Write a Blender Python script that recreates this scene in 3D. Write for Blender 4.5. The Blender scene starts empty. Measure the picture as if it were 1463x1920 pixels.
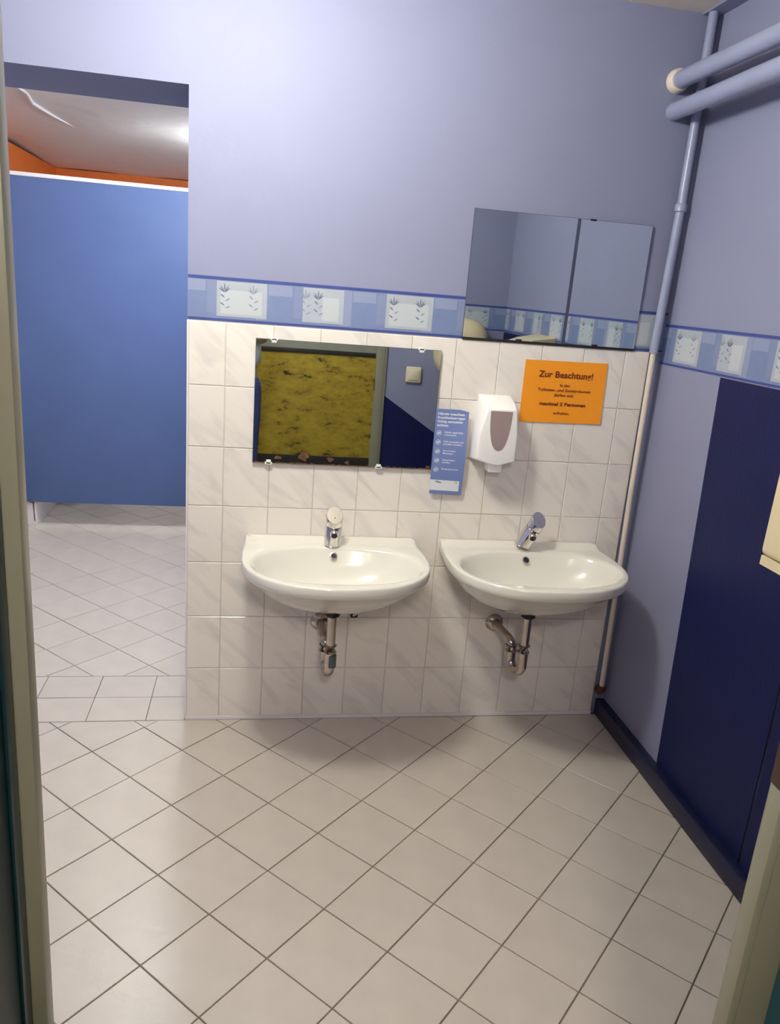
import bpy, bmesh, math, random
from mathutils import Vector, Matrix, Euler
random.seed(7)
scene = bpy.context.scene
COL = scene.collection
PI = math.pi

# ------------------------------------------------------------------ camera
CAM = Vector((0.2212, -2.5577, 1.5420))
yaw, pitch, roll = 0.1796, -0.2767, 0.0807
fw = Vector((math.sin(yaw)*math.cos(pitch), math.cos(yaw)*math.cos(pitch), math.sin(pitch)))
rt0 = Vector((math.cos(yaw), -math.sin(yaw), 0)); up0 = rt0.cross(fw)
rt = rt0*math.cos(roll) + up0*math.sin(roll); up = -rt0*math.sin(roll) + up0*math.cos(roll)
cd = bpy.data.cameras.new('camera'); cam = bpy.data.objects.new('camera', cd); COL.objects.link(cam)
m = Matrix((rt, up, -fw)).transposed().to_4x4(); m.translation = CAM
cam.matrix_world = m
cd.sensor_fit = 'VERTICAL'; cd.sensor_height = 36.0; cd.lens = 1455.1/1920*36.0
cd.clip_start = 0.02; cd.clip_end = 60
scene.camera = cam

# ------------------------------------------------------------------ world, exposure
w = bpy.data.worlds.new('world'); scene.world = w; w.use_nodes = True
w.node_tree.nodes['Background'].inputs[0].default_value = (0.5, 0.55, 0.65, 1)
w.node_tree.nodes['Background'].inputs[1].default_value = 0.02
scene.view_settings.view_transform = 'Standard'
scene.view_settings.look = 'None'
scene.view_settings.gamma = 1.0
scene.view_settings.use_curve_mapping = False
scene.view_settings.exposure = 0.0
LAMP_MAIN = 131.0
LAMP_FAR = 245.0
LAMP_FAR_BACK = 72.0
FILL_CORRIDOR = 125.0

# ------------------------------------------------------------------ materials
def s2l(c):
    return tuple((v/12.92 if v <= .04045 else ((v+.055)/1.055)**2.4) for v in (x/255 for x in c))
def mat(name, rgb, rough=.5, metal=0., spec=.5, noise=0., nscale=8., bump=0., bscale=60., rnd=0., emis=None, estr=0., coat=0., stretch=(1,1,1)):
    M = bpy.data.materials.new(name); M.use_nodes = True
    nt = M.node_tree; N = nt.nodes; L = nt.links; P = N['Principled BSDF']
    c = s2l(rgb)
    P.inputs['Base Color'].default_value = (*c, 1)
    P.inputs['Roughness'].default_value = rough
    P.inputs['Metallic'].default_value = metal
    P.inputs['Specular IOR Level'].default_value = spec
    if coat: P.inputs['Coat Weight'].default_value = coat; P.inputs['Coat Roughness'].default_value = .08
    tc = N.new('ShaderNodeTexCoord'); mp = N.new('ShaderNodeMapping'); mp.inputs['Scale'].default_value = stretch
    L.new(tc.outputs['Object'], mp.inputs[0])
    if noise or rnd:
        col = None
        mix = N.new('ShaderNodeMix'); mix.data_type = 'RGBA'
        nz = N.new('ShaderNodeTexNoise'); nz.inputs['Scale'].default_value = nscale; nz.inputs['Detail'].default_value = 5
        L.new(mp.outputs[0], nz.inputs['Vector'])
        rp = N.new('ShaderNodeMapRange'); rp.inputs[1].default_value = .3; rp.inputs[2].default_value = .7
        L.new(nz.outputs['Fac'], rp.inputs[0]); L.new(rp.outputs[0], mix.inputs[0])
        mix.inputs[6].default_value = (*[v*(1-noise) for v in c], 1)
        mix.inputs[7].default_value = (*[min(1, v*(1+noise)) for v in c], 1)
        out = mix.outputs[2]
        if rnd:
            oi = N.new('ShaderNodeObjectInfo'); hs = N.new('ShaderNodeHueSaturation')
            r2 = N.new('ShaderNodeMapRange'); r2.inputs[3].default_value = 1-rnd; r2.inputs[4].default_value = 1+rnd
            L.new(oi.outputs['Random'], r2.inputs[0]); L.new(r2.outputs[0], hs.inputs['Value']); L.new(out, hs.inputs['Color'])
            out = hs.outputs[0]
        L.new(out, P.inputs['Base Color'])
    if bump:
        nb = N.new('ShaderNodeTexNoise'); nb.inputs['Scale'].default_value = bscale; nb.inputs['Detail'].default_value = 4
        L.new(mp.outputs[0], nb.inputs['Vector'])
        b = N.new('ShaderNodeBump'); b.inputs['Strength'].default_value = bump; b.inputs['Distance'].default_value = .01
        L.new(nb.outputs['Fac'], b.inputs['Height']); L.new(b.outputs[0], P.inputs['Normal'])
    if emis:
        P.inputs['Emission Color'].default_value = (*emis, 1); P.inputs['Emission Strength'].default_value = estr
    return M

M = {}
M['paint'] = mat('paint_lavender', (138, 140, 167), .6, spec=.18, noise=.02, nscale=3, bump=.05, bscale=70)
M['navy'] = mat('paint_navy', (20, 26, 72), .5, spec=.2, noise=.05, nscale=6, bump=.08, bscale=80)
M['navy_base'] = mat('baseboard_navy', (18, 23, 56), .4, noise=.35, nscale=25)
M['ceiling'] = mat('ceiling_cream', (226, 214, 200), .8, noise=.03, bump=.1, bscale=50)
M['ceiling_far'] = mat('ceiling_plaster', (236, 235, 236), .4, noise=.02, bump=1.0, bscale=4.5)
M['orange'] = mat('paint_orange', (244, 130, 54), .6, noise=.04, bump=.1, bscale=80)
M['pipeblue'] = mat('pipe_blue', (150, 155, 182), .3, noise=.03)
M['cream'] = mat('pipe_cream', (226, 212, 196), .35, noise=.05)
M['rust'] = mat('rust', (104, 62, 38), .8, noise=.4, nscale=60)
M['strike'] = mat('strike_dark_brown', (66, 46, 32), .7)
M['grout'] = mat('wall_grout', (206, 197, 188), .8)
M['grout_floor'] = mat('floor_grout', (118, 104, 90), .9, noise=.1, nscale=30)
M['trim_white'] = mat('trim_white', (232, 226, 226), .35)
M['floor_tile'] = mat('floor_tile', (198, 188, 177), .32, noise=.045, nscale=9, rnd=.025, bump=.06, bscale=40)
M['ceramic'] = mat('ceramic', (230, 226, 214), .12, spec=.6, coat=.5)
M['chrome'] = mat('chrome', (225, 222, 218), .10, metal=1.)
M['chrome_dull'] = mat('chrome_dull', (190, 178, 168), .22, metal=1., noise=.12, nscale=30)
M['black'] = mat('black_rubber', (22, 20, 20), .6)
M['plastic'] = mat('plastic_white', (250, 246, 242), .38)
M['plastic_dark'] = mat('dispenser_window', (160, 140, 138), .25)
M['plastic_cream'] = mat('plastic_cream', (226, 208, 168), .4)
M['mirror'] = mat('mirror_silver', (222, 230, 232), .01, metal=1.)
M['mirror_edge'] = mat('mirror_edge', (70, 84, 86), .2)
M['mirror_worn'] = mat('mirror_worn', (92, 62, 38), .6, noise=.5, nscale=70)
M['clip'] = mat('clip_clear', (226, 224, 218), .2)
M['paper_orange'] = mat('paper_orange', (246, 154, 26), .6, noise=.02, nscale=4)
M['ink_red'] = mat('ink_dark_red', (112, 36, 12), .6)
M['paper_blue'] = mat('paper_blue', (112, 128, 180), .35)
M['paper_white'] = mat('paper_white', (222, 224, 228), .4)
M['ink_grey'] = mat('ink_grey', (120, 122, 128), .5)
M['stall'] = mat('stall_blue', (82, 100, 144), .5, spec=.2, noise=.03, nscale=4, bump=.04, bscale=120)
M['rail'] = mat('rail_pale', (226, 222, 224), .4)
M['frame'] = mat('frame_beige', (140, 137, 117), .3, noise=.03)
M['teal'] = mat('paint_teal', (52, 104, 118), .35, noise=.05)
M['teal_door'] = mat('door_teal', (22, 50, 54), .3, noise=.05)
M['lamp_body'] = mat('lamp_housing', (225, 225, 225), .4)
M['lamp_glow'] = mat('lamp_diffuser', (255, 255, 255), .5, emis=(.985, 1.0, .91), estr=LAMP_MAIN)
M['lamp_far'] = mat('lamp_diffuser_far', (255, 255, 255), .5, emis=(.95, 1.0, .99), estr=LAMP_FAR)
M['lamp_far_back'] = mat('lamp_diffuser_far_back', (255, 255, 255), .5, emis=(.95, 1.0, 1.0), estr=LAMP_FAR_BACK)
M['fill_cor'] = mat('fill_diffuser_corridor', (255, 255, 255), .5, emis=(1.0, .95, .92), estr=FILL_CORRIDOR)
M['cor_wall'] = mat('corridor_wall', (156, 156, 142), .7, noise=.05)
M['cor_dark'] = mat('corridor_dark', (52, 46, 44), .6, noise=.2)
M['cor_floor'] = mat('corridor_floor', (92, 84, 74), .5, noise=.1)
M['switch'] = mat('switch_cream', (228, 216, 186), .35)
M['b_base'] = mat('border_blue', (122, 132, 166), .55, noise=.04, nscale=30)
M['b_mid'] = mat('border_midblue', (112, 126, 164), .55, noise=.04, nscale=30)
M['b_light'] = mat('border_paleblue', (134, 143, 174), .55)
M['b_line'] = mat('border_line', (54, 68, 138), .5)
M['b_white'] = mat('border_square', (166, 172, 182), .55, noise=.03, nscale=30)
M['b_white2'] = mat('border_square_bright', (182, 187, 192), .55)
M['b_leaf'] = mat('border_leaf', (132, 138, 158), .6)
M['b_leafdark'] = mat('border_leaf_dark', (98, 104, 128), .6)
M['shirt'] = mat('shirt_white', (226, 224, 232), .8)
M['jeans'] = mat('jeans_blue', (78, 90, 150), .8, noise=.1, nscale=40)
M['skin'] = mat('skin', (206, 168, 146), .5)
M['hair'] = mat('hair_brown', (70, 50, 36), .5)
M['dark_plastic'] = mat('phone_black', (24, 24, 28), .3)
M['shoe'] = mat('shoe_dark', (46, 44, 50), .6)

def marble_tile():
    X = bpy.data.materials.new('wall_tile_marbled'); X.use_nodes = True
    nt = X.node_tree; N = nt.nodes; L = nt.links; P = N['Principled BSDF']
    P.inputs['Roughness'].default_value = .16; P.inputs['Specular IOR Level'].default_value = .45
    g = N.new('ShaderNodeNewGeometry'); mp = N.new('ShaderNodeMapping')
    mp.inputs['Rotation'].default_value = (0, math.radians(-42), 0)
    mp2 = N.new('ShaderNodeMapping'); mp2.inputs['Scale'].default_value = (4, 1, 17)
    oi = N.new('ShaderNodeObjectInfo'); ad = N.new('ShaderNodeVectorMath'); ad.operation = 'MULTIPLY_ADD'
    L.new(oi.outputs['Random'], ad.inputs[0]); ad.inputs[1].default_value = (9, 9, 9)
    L.new(g.outputs['Position'], ad.inputs[2]); L.new(ad.outputs[0], mp.inputs[0])
    nz = N.new('ShaderNodeTexNoise'); nz.inputs['Scale'].default_value = 1.1; nz.inputs['Detail'].default_value = 4; nz.inputs['Distortion'].default_value = .6
    L.new(mp.outputs[0], mp2.inputs[0]); L.new(mp2.outputs[0], nz.inputs['Vector'])
    r = N.new('ShaderNodeValToRGB')
    r.color_ramp.elements[0].position = .26; r.color_ramp.elements[0].color = (*s2l((216, 209, 203)), 1)
    r.color_ramp.elements[1].position = .50; r.color_ramp.elements[1].color = (*s2l((236, 228, 219)), 1)
    L.new(nz.outputs['Fac'], r.inputs[0]); L.new(r.outputs[0], P.inputs['Base Color'])
    return X
M['wall_tile'] = marble_tile()

def speckled_dado():
    X = bpy.data.materials.new('dado_speckled_yellow'); X.use_nodes = True
    nt = X.node_tree; N = nt.nodes; L = nt.links; P = N['Principled BSDF']
    P.inputs['Roughness'].default_value = .5
    tc = N.new('ShaderNodeTexCoord'); mp = N.new('ShaderNodeMapping'); mp.inputs['Rotation'].default_value = (0, math.radians(-32), 0)
    mp.inputs['Scale'].default_value = (9, 9, 20)
    L.new(tc.outputs['Object'], mp.inputs[0])
    a = N.new('ShaderNodeTexNoise'); a.inputs['Scale'].default_value = .9; a.inputs['Detail'].default_value = 6; a.inputs['Roughness'].default_value = .7
    L.new(mp.outputs[0], a.inputs['Vector'])
    r = N.new('ShaderNodeValToRGB')
    e = r.color_ramp.elements
    e[0].position = .33; e[0].color = (*s2l((48, 34, 14)), 1)
    e[1].position = .43; e[1].color = (*s2l((178, 148, 48)), 1)
    n = e.new(.60); n.color = (*s2l((202, 174, 58)), 1)
    L.new(a.outputs['Fac'], r.inputs[0]); L.new(r.outputs[0], P.inputs['Base Color'])
    return X
M['dado'] = speckled_dado()

# ------------------------------------------------------------------ helpers
def link(name, me, m=None, parent=None, smooth=False):
    o = bpy.data.objects.new(name, me); COL.objects.link(o)
    if m is not None:
        for x in (m if isinstance(m, (list, tuple)) else [m]): me.materials.append(x)
    if parent: o.parent = parent
    if smooth:
        for p in me.polygons: p.use_smooth = True
    return o
def obj(name, bm, m, parent=None, smooth=False, angle=None):
    bmesh.ops.recalc_face_normals(bm, faces=bm.faces)
    me = bpy.data.meshes.new(name); bm.to_mesh(me); bm.free()
    o = link(name, me, m, parent, smooth)
    if angle is not None:
        for p in me.polygons: p.use_smooth = True
        me.set_sharp_from_angle(angle=math.radians(angle))
    return o
def tag(o, label, cat, group=None, kind=None):
    o['label'] = label; o['category'] = cat
    if group: o['group'] = group
    if kind: o['kind'] = kind
    return o
def empty(name, loc=(0, 0, 0), rot=(0, 0, 0)):
    e = bpy.data.objects.new(name, None); COL.objects.link(e)
    e.location = loc; e.rotation_euler = rot; e.empty_display_size = .05
    return e
def box(bm, x0, x1, y0, y1, z0, z1, bev=0., seg=2):
    r = bmesh.ops.create_cube(bm, size=1)
    for v in r['verts']:
        v.co = Vector(((x0+x1)/2+v.co.x*(x1-x0), (y0+y1)/2+v.co.y*(y1-y0), (z0+z1)/2+v.co.z*(z1-z0)))
    if bev:
        ed = list({e for v in r['verts'] for e in v.link_edges})
        bmesh.ops.bevel(bm, geom=ed, offset=bev, segments=seg, profile=.5, affect='EDGES')
def boxo(name, dims, m, parent=None, bev=0., seg=2):
    bm = bmesh.new(); box(bm, *dims, bev=bev, seg=seg)
    return obj(name, bm, m, parent, angle=35 if bev else None)
def tube(bm, pts, r, n=20, cap=True):
    pts = [Vector(p) for p in pts]; rs = r if isinstance(r, (list, tuple)) else [r]*len(pts)
    rings = []; prev = None
    for i, p in enumerate(pts):
        if i == 0: d = pts[1]-p
        elif i == len(pts)-1: d = p-pts[i-1]
        else: d = (pts[i+1]-p).normalized()+(p-pts[i-1]).normalized()
        if d.length < 1e-9: d = prev if prev else Vector((0, 0, 1))
        d.normalize()
        if prev is None:
            a = Vector((0, 0, 1)) if abs(d.z) < .9 else Vector((1, 0, 0))
            u = d.cross(a).normalized()
        else:
            q = prev.rotation_difference(d); u = q @ u
        v = d.cross(u).normalized(); prev = d
        rings.append([bm.verts.new(p+(u*math.cos(2*PI*k/n)+v*math.sin(2*PI*k/n))*rs[i]) for k in range(n)])
    for a, b in zip(rings, rings[1:]):
        for k in range(n): bm.faces.new((a[k], a[(k+1) % n], b[(k+1) % n], b[k]))
    if cap:
        bm.faces.new(rings[0][::-1]); bm.faces.new(rings[-1])
def tubeo(name, pts, r, m, parent=None, n=20, angle=40):
    bm = bmesh.new(); tube(bm, pts, r, n); return obj(name, bm, m, parent, angle=angle)
def prism(bm, poly, to3, t0, t1):
    """poly: 2D points; to3(u,v,t)->Vector; extruded from t0 to t1"""
    a = [bm.verts.new(to3(u, v, t0)) for u, v in poly]; b = [bm.verts.new(to3(u, v, t1)) for u, v in poly]
    bm.faces.new(a); bm.faces.new(b[::-1]); n = len(poly)
    for k in range(n): bm.faces.new((a[k], b[k], b[(k+1) % n], a[(k+1) % n]))
def arc(c, r, a0, a1, n, f):
    return [f(c[0]+r*math.cos(a0+(a1-a0)*i/n), c[1]+r*math.sin(a0+(a1-a0)*i/n)) for i in range(n+1)]
def clip_poly(poly, x0, x1, y0, y1):
    def cl(P, ins, isect):
        out = []
        for i in range(len(P)):
            a, b = P[i-1], P[i]
            if ins(b):
                if not ins(a): out.append(isect(a, b))
                out.append(b)
            elif ins(a): out.append(isect(a, b))
        return out
    def ix(v):
        return lambda a, b: (v, a[1]+(b[1]-a[1])*(v-a[0])/(b[0]-a[0]))
    def iy(v):
        return lambda a, b: (a[0]+(b[0]-a[0])*(v-a[1])/(b[1]-a[1]), v)
    for ins, isx in ((lambda p: p[0] >= x0, ix(x0)), (lambda p: p[0] <= x1, ix(x1)), (lambda p: p[1] >= y0, iy(y0)), (lambda p: p[1] <= y1, iy(y1))):
        if not poly: break
        poly = cl(poly, ins, isx)
    return poly
def text_mesh(body, size, align='CENTER', bold=0., spacing=1.0):
    c = bpy.data.curves.new('lettering', 'FONT'); c.body = body; c.size = size; c.align_x = align; c.align_y = 'CENTER'
    c.extrude = .00015; c.offset = bold; c.space_line = spacing; c.resolution_u = 3
    o = bpy.data.objects.new('lettering', c); COL.objects.link(o)
    dg = bpy.context.evaluated_depsgraph_get(); dg.update()
    me = bpy.data.meshes.new_from_object(o.evaluated_get(dg))
    bpy.data.objects.remove(o); bpy.data.curves.remove(c)
    return me
def text_wall(name, body, size, x, z, y, m, parent, align='CENTER', bold=0., width=None):
    me = text_mesh(body, size, align, bold)
    xs = [v.co.x for v in me.vertices]
    sx = 1.0
    if width and xs: sx = width/(max(xs)-min(xs))
    for v in me.vertices: v.co = Vector((x+v.co.x*sx, y-v.co.z, z+v.co.y))
    return link(name, me, m, parent)

# ------------------------------------------------------------------ dimensions
XR = 1.600      # right wall
XP = 1.592      # nearer, slightly proud section of right wall
YE = -1.825     # entrance wall, room side
XL = -1.05      # left wall
ZC = 2.445      # ceiling
TW = .35        # thickness of the basin wall
OX0, OX1, OZ = -.93, -.004, 2.07   # opening to the stalls
H = 1.4075      # tile height
YW = .008       # painted plane behind the tile faces
FX0, FX1, FY1 = -1.80, 1.60, 6.10  # far room

# ------------------------------------------------------------------ setting: walls
def struct(o, label, cat): return tag(o, label, cat, kind='structure')
bm = bmesh.new()
box(bm, OX1, XR+.2, YW, TW, 0, ZC); box(bm, XL-.2, OX0, YW, TW, 0, ZC); box(bm, OX0, OX1, YW, TW, OZ, ZC)
wall_front = struct(obj('wall_front', bm, M['paint']), 'pale lavender wall with tiled lower half behind the two washbasins', 'wall')

# tiles of the basin wall
GR = .0028
cols = [0.0]+[.1146+.15*i for i in range(10)]+[1.553]
rowz = [H-.2005*i for i in range(7)]+[.012]
def tile_mesh(wd, ht):
    bm = bmesh.new(); c = .0012; d = .0075
    x, z = wd/2-GR/2, ht/2-GR/2
    a = [bm.verts.new((sx*x, d, sz*z)) for sx, sz in ((-1, -1), (1, -1), (1, 1), (-1, 1))]
    b = [bm.verts.new((sx*x, c, sz*z)) for sx, sz in ((-1, -1), (1, -1), (1, 1), (-1, 1))]
    t = [bm.verts.new((sx*(x-c), 0, sz*(z-c))) for sx, sz in ((-1, -1), (1, -1), (1, 1), (-1, 1))]
    bm.faces.new(t)
    for k in range(4):
        j = (k+1) % 4
        bm.faces.new((a[k], a[j], b[j], b[k])); bm.faces.new((b[k], b[j], t[j], t[k]))
    bmesh.ops.recalc_face_normals(bm, faces=bm.faces)
    me = bpy.data.meshes.new('wall_tile'); bm.to_mesh(me); bm.free(); me.materials.append(M['wall_tile']); return me
cache = {}
for i in range(len(cols)-1):
    for j in range(7):
        wd = cols[i+1]-cols[i]; ht = rowz[j]-rowz[j+1]; k = (round(wd, 4), round(ht, 4))
        if k not in cache: cache[k] = tile_mesh(wd, ht)
        o = link('wall_tile', cache[k], None, wall_front)
        o.location = ((cols[i]+cols[i+1])/2, random.uniform(-.0004, .0004), (rowz[j]+rowz[j+1])/2)
boxo('grout_bed', (0, 1.553, .0022, YW+.001, .0, H), M['grout'], wall_front)
boxo('floor_strip', (-.003, 1.553, -.004, .004, 0, .013), M['trim_white'], wall_front)
boxo('tile_edge_strip', (-.005, 0, -.0005, .012, 0, H), M['trim_white'], wall_front)

bm = bmesh.new()
box(bm, XR, XR+.2, -.912, YW+.4, 0, ZC); box(bm, XR+.022, XR+.2, -2.0, -.9121, 0, ZC); box(bm, XP, XR+.05, -2.0, -.932, 0, ZC)
wall_right = struct(obj('wall_right', bm, M['paint']), 'pale lavender side wall with navy painted lower panel', 'wall')
bm = bmesh.new()
prism(bm, [(-.374, 1.368), (-.912, 1.368), (-.912, .0), (-.437, .0)], lambda u, v, t: Vector((t, u, v)), XR-.0012, XR+.002)
box(bm, XP-.0012, XP+.002, YE, -.932, 0, 1.368); box(bm, XR+.0205, XR+.024, -.9315, -.9125, 0, 1.368)
obj('navy_panel', bm, M['navy'], wall_right)
bm = bmesh.new()
box(bm, XR-.032, XR+.02, YE, YW, 0, .066, bev=.006)
struct(obj('baseboard_right', bm, M['navy_base'], angle=40), 'navy painted baseboard along the right wall', 'baseboard')

# entrance wall with the doorway the picture is taken from
DX0, DX1, DZ = .0115, .864, 2.02
RX0, RX1 = -.069, .925          # clear reveal behind the frame
bm = bmesh.new()
box(bm, RX1, XR+.2, -2.03, YE, 0, ZC); box(bm, XL-.2, RX0, -2.03, YE, 0, ZC); box(bm, RX0, RX1, -2.03, YE, DZ+.06, ZC)
wall_back = struct(obj('wall_back', bm, M['paint']), 'lavender entrance wall with diagonal navy paint seen in the lower mirror', 'wall')
bm = bmesh.new()
prism(bm, [(.902, .985), (XP, .54), (XP, 0), (.902, 0)], lambda u, v, t: Vector((u, t, v)), YE-.001, YE+.0012)
obj('navy_panel', bm, M['navy'], wall_back)
struct(boxo('wall_left', (XL-.2, XL, -2.03, YW, 0, ZC), M['paint']), 'lavender left wall of the washroom beside the opening', 'wall')
struct(boxo('ceiling', (XL-.2, XR+.2, -2.03, TW, ZC, ZC+.1), M['ceiling']), 'cream ceiling of the washroom above the blue pipes', 'ceiling')
bm = bmesh.new(); box(bm, XR-.055, XR, -.911, YW, ZC-.006, ZC)
struct(obj('trim_1', bm, M['paint']), 'narrow lavender painted strip along the ceiling corner', 'trim')

# door frame (steel) and the open door leaf
fr = empty('door_frame', ((DX0+DX1)/2, -1.87, 0)); struct(fr, 'beige steel door frame around the entrance', 'door frame')
def fpart(name, dims, m, bev=.003):
    o = boxo(name, dims, m, None, bev=bev); o.parent = fr; o.matrix_parent_inverse = Matrix.Translation(-Vector(fr.location)); return o
YF0, YF1 = -1.838, -1.814
fpart('jamb', (RX0, DX0, YF0, YF1, 0, DZ), M['frame'])
SP0, SP1 = .994, 1.058
bm = bmesh.new()
box(bm, DX1+.012, RX1, YF0, YF1, 0, DZ, bev=.002)
box(bm, DX1, DX1+.0125, YF0, YF1, 0, SP0, bev=.002); box(bm, DX1, DX1+.0125, YF0, YF1, SP1, DZ, bev=.002)
o = obj('jamb', bm, M['frame'], angle=40); o.parent = fr; o.matrix_parent_inverse = Matrix.Translation(-Vector(fr.location))
fpart('strike_box', (DX1-.0006, DX1+.0125, YF0-.001, YF1+.002, SP0, SP1), M['strike'], 0)
fpart('head', (RX0, RX1, YF0, YF1, DZ, DZ+.06), M['frame'])
fpart('casing', (DX0-.048, DX0-.001, YE, -1.810, 0, DZ+.05), M['frame'])
fpart('casing', (DX1+.001, DX1+.048, YE, -1.810, 0, DZ+.05), M['frame'])
fpart('rebate', (RX1-.004, RX1-.0002, -2.055, YF0-.0005, 0, DZ+.06), M['teal'], 0)
fpart('rebate', (RX0+.0002, RX0+.004, -2.055, YF0-.0005, 0, DZ+.06), M['teal'], 0)
fpart('rebate', (RX0, RX1, -2.055, YF0-.0005, DZ+.055, DZ+.0595), M['teal'], 0)
dl = empty('door_1', (-.02, -1.85, 0)); struct(dl, 'dark teal door leaf standing open at the left of the entrance', 'door')
def dpart(name, dims, m, bev=.003):
    o = boxo(name, dims, m, None, bev=bev); o.parent = dl; o.matrix_parent_inverse = Matrix.Translation(-Vector(dl.location)); return o
dpart('leaf', (-.043, -.0065, -2.69, -1.842, .008, DZ-.01), M['teal_door'])
dpart('edge_strip', (-.0065, -.003, -1.865, -1.842, .008, DZ-.01), M['teal_door'], .001)
hd = tubeo('handle', [(-.0065, -2.62, 1.05), (.037, -2.62, 1.05), (.042, -2.615, 1.05), (.042, -2.51, 1.05)], .009, M['chrome_dull'])
hd.parent = dl; hd.matrix_parent_inverse = Matrix.Translation(-Vector(dl.location))
for z in (.3, 1.75):
    h = tubeo('hinge', [(-.05, -1.846, z), (-.05, -1.846, z+.09)], .007, M['chrome_dull'])
    h.parent = dl; h.matrix_parent_inverse = Matrix.Translation(-Vector(dl.location))

# ------------------------------------------------------------------ floor with individually laid tiles
bm = bmesh.new(); box(bm, XL-.2, XR+.2, -2.03, TW+.01, -.12, -.0035); box(bm, FX0-.2, FX1+.2, TW+.01, FY1+.2, -.12, -.0035)
floor = struct(obj('floor', bm, M['grout_floor']), 'light beige square floor tiles laid diagonally', 'floor')
def poly_tile(poly, parent, joint=.0):
    cx = sum(p[0] for p in poly)/len(poly); cy = sum(p[1] for p in poly)/len(poly)
    bm = bmesh.new(); prism(bm, [(p[0]-cx, p[1]-cy) for p in poly], lambda u, v, t: Vector((u, v, t)), -.006, 0)
    o = obj('floor_tile', bm, M['floor_tile'], parent); o.location = (cx, cy, random.uniform(-.0004, .0004)); return o
S = .205; J = .0034; hS = S/2-J/2
bm = bmesh.new(); c = .0012
a = [bm.verts.new((sx*hS, sy*hS, -.006)) for sx, sy in ((-1, -1), (1, -1), (1, 1), (-1, 1))]
b = [bm.verts.new((sx*hS, sy*hS, -c)) for sx, sy in ((-1, -1), (1, -1), (1, 1), (-1, 1))]
t = [bm.verts.new((sx*(hS-c), sy*(hS-c), 0)) for sx, sy in ((-1, -1), (1, -1), (1, 1), (-1, 1))]
bm.faces.new(t)
for k in range(4):
    j = (k+1) % 4; bm.faces.new((a[k], a[j], b[j], b[k])); bm.faces.new((b[k], b[j], t[j], t[k]))
bmesh.ops.recalc_face_normals(bm, faces=bm.faces)
ft_me = bpy.data.meshes.new('floor_tile'); bm.to_mesh(ft_me); bm.free(); ft_me.materials.append(M['floor_tile'])
def lay(ox, oy, th, rect, keep=lambda x, y: True, rest=None):
    u = (math.cos(th), math.sin(th)); v = (math.sin(th), -math.cos(th))
    x0, x1, y0, y1 = rect; n = 0
    for i in range(-45, 46):
        for j in range(-45, 46):
            cx = ox+(i+.5)*S*u[0]+(j+.5)*S*v[0]; cy = oy+(i+.5)*S*u[1]+(j+.5)*S*v[1]
            if not (x0-.2 < cx < x1+.2 and y0-.2 < cy < y1+.2): continue
            P = [(cx+a*hS*u[0]+b*hS*v[0], cy+a*hS*u[1]+b*hS*v[1]) for a, b in ((-1, -1), (1, -1), (1, 1), (-1, 1))]
            Q = clip_poly(P, x0, x1, y0, y1)
            if len(Q) < 3: continue
            ar = abs(sum(Q[k-1][0]*Q[k][1]-Q[k][0]*Q[k-1][1] for k in range(len(Q))))/2
            if ar < .0004: continue
            if not keep(cx, cy): rest.append(Q); continue
            if ar > .98*(2*hS)**2:
                o = link('floor_tile', ft_me, None, floor); o.location = (cx, cy, random.uniform(-.0004, .0004)); o.rotation_euler = (0, 0, th)
            else: poly_tile(Q, floor)
            n += 1
    return n
n1 = lay(.2942, -.1975, -.799, (XL+.002, XR-.03, YE-.2, -.006), keep=lambda x, y: y > YE-.12, rest=[])
rest = []
n2 = lay(-.473, 1.288, -.7854, (FX0+.002, FX1-.002, .330, FY1-.002), keep=lambda x, y: x < .12 and y < 3.0 and x > -1.5, rest=rest)
n3 = 0
xs = [-.006, -.1405, -.345, -.548, -.752, OX0+.002]; ys = [-.003, .1625, .327]
for i in range(5):
    for j in range(2):
        poly_tile([(xs[i+1]+J/2, ys[j]+J/2), (xs[i]-J/2, ys[j]+J/2), (xs[i]-J/2, ys[j+1]-J/2), (xs[i+1]+J/2, ys[j+1]-J/2)], floor); n3 += 1
bm = bmesh.new()
for Q in rest: prism(bm, Q, lambda u, v, t: Vector((u, v, t)), -.006, 0)
o = obj('floor_tile_rest', bm, M['floor_tile'], floor); o['kind'] = 'stuff'
print('floor tiles', n1, n2, n3, len(rest))

# ------------------------------------------------------------------ far room with the stalls
struct(boxo('wall_far', (FX0-.2, FX1+.2, FY1, FY1+.2, 0, ZC), M['orange']), 'orange back wall above the blue stall panel', 'wall')
struct(boxo('wall_far_left', (FX0-.2, FX0, TW, FY1, 0, ZC), M['orange']), 'bright orange side wall in the corner above the stall panel', 'wall')
struct(boxo('wall_far_right', (FX1, FX1+.2, TW+.06, FY1, 0, ZC), M['paint']), 'lavender far side wall of the stall room', 'wall')
wf = bpy.data.objects['wall_far']; wfl = bpy.data.objects['wall_far_left']
boxo('bounce_panel', (FX0, FX1, FY1-.008, FY1, 0, 1.98), M['trim_white'], wf)  # both white panels are added, unseen, to cut orange bounce onto the ceiling
boxo('bounce_panel', (FX0, FX0+.008, TW, FY1, 0, 1.98), M['trim_white'], wfl)
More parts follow.
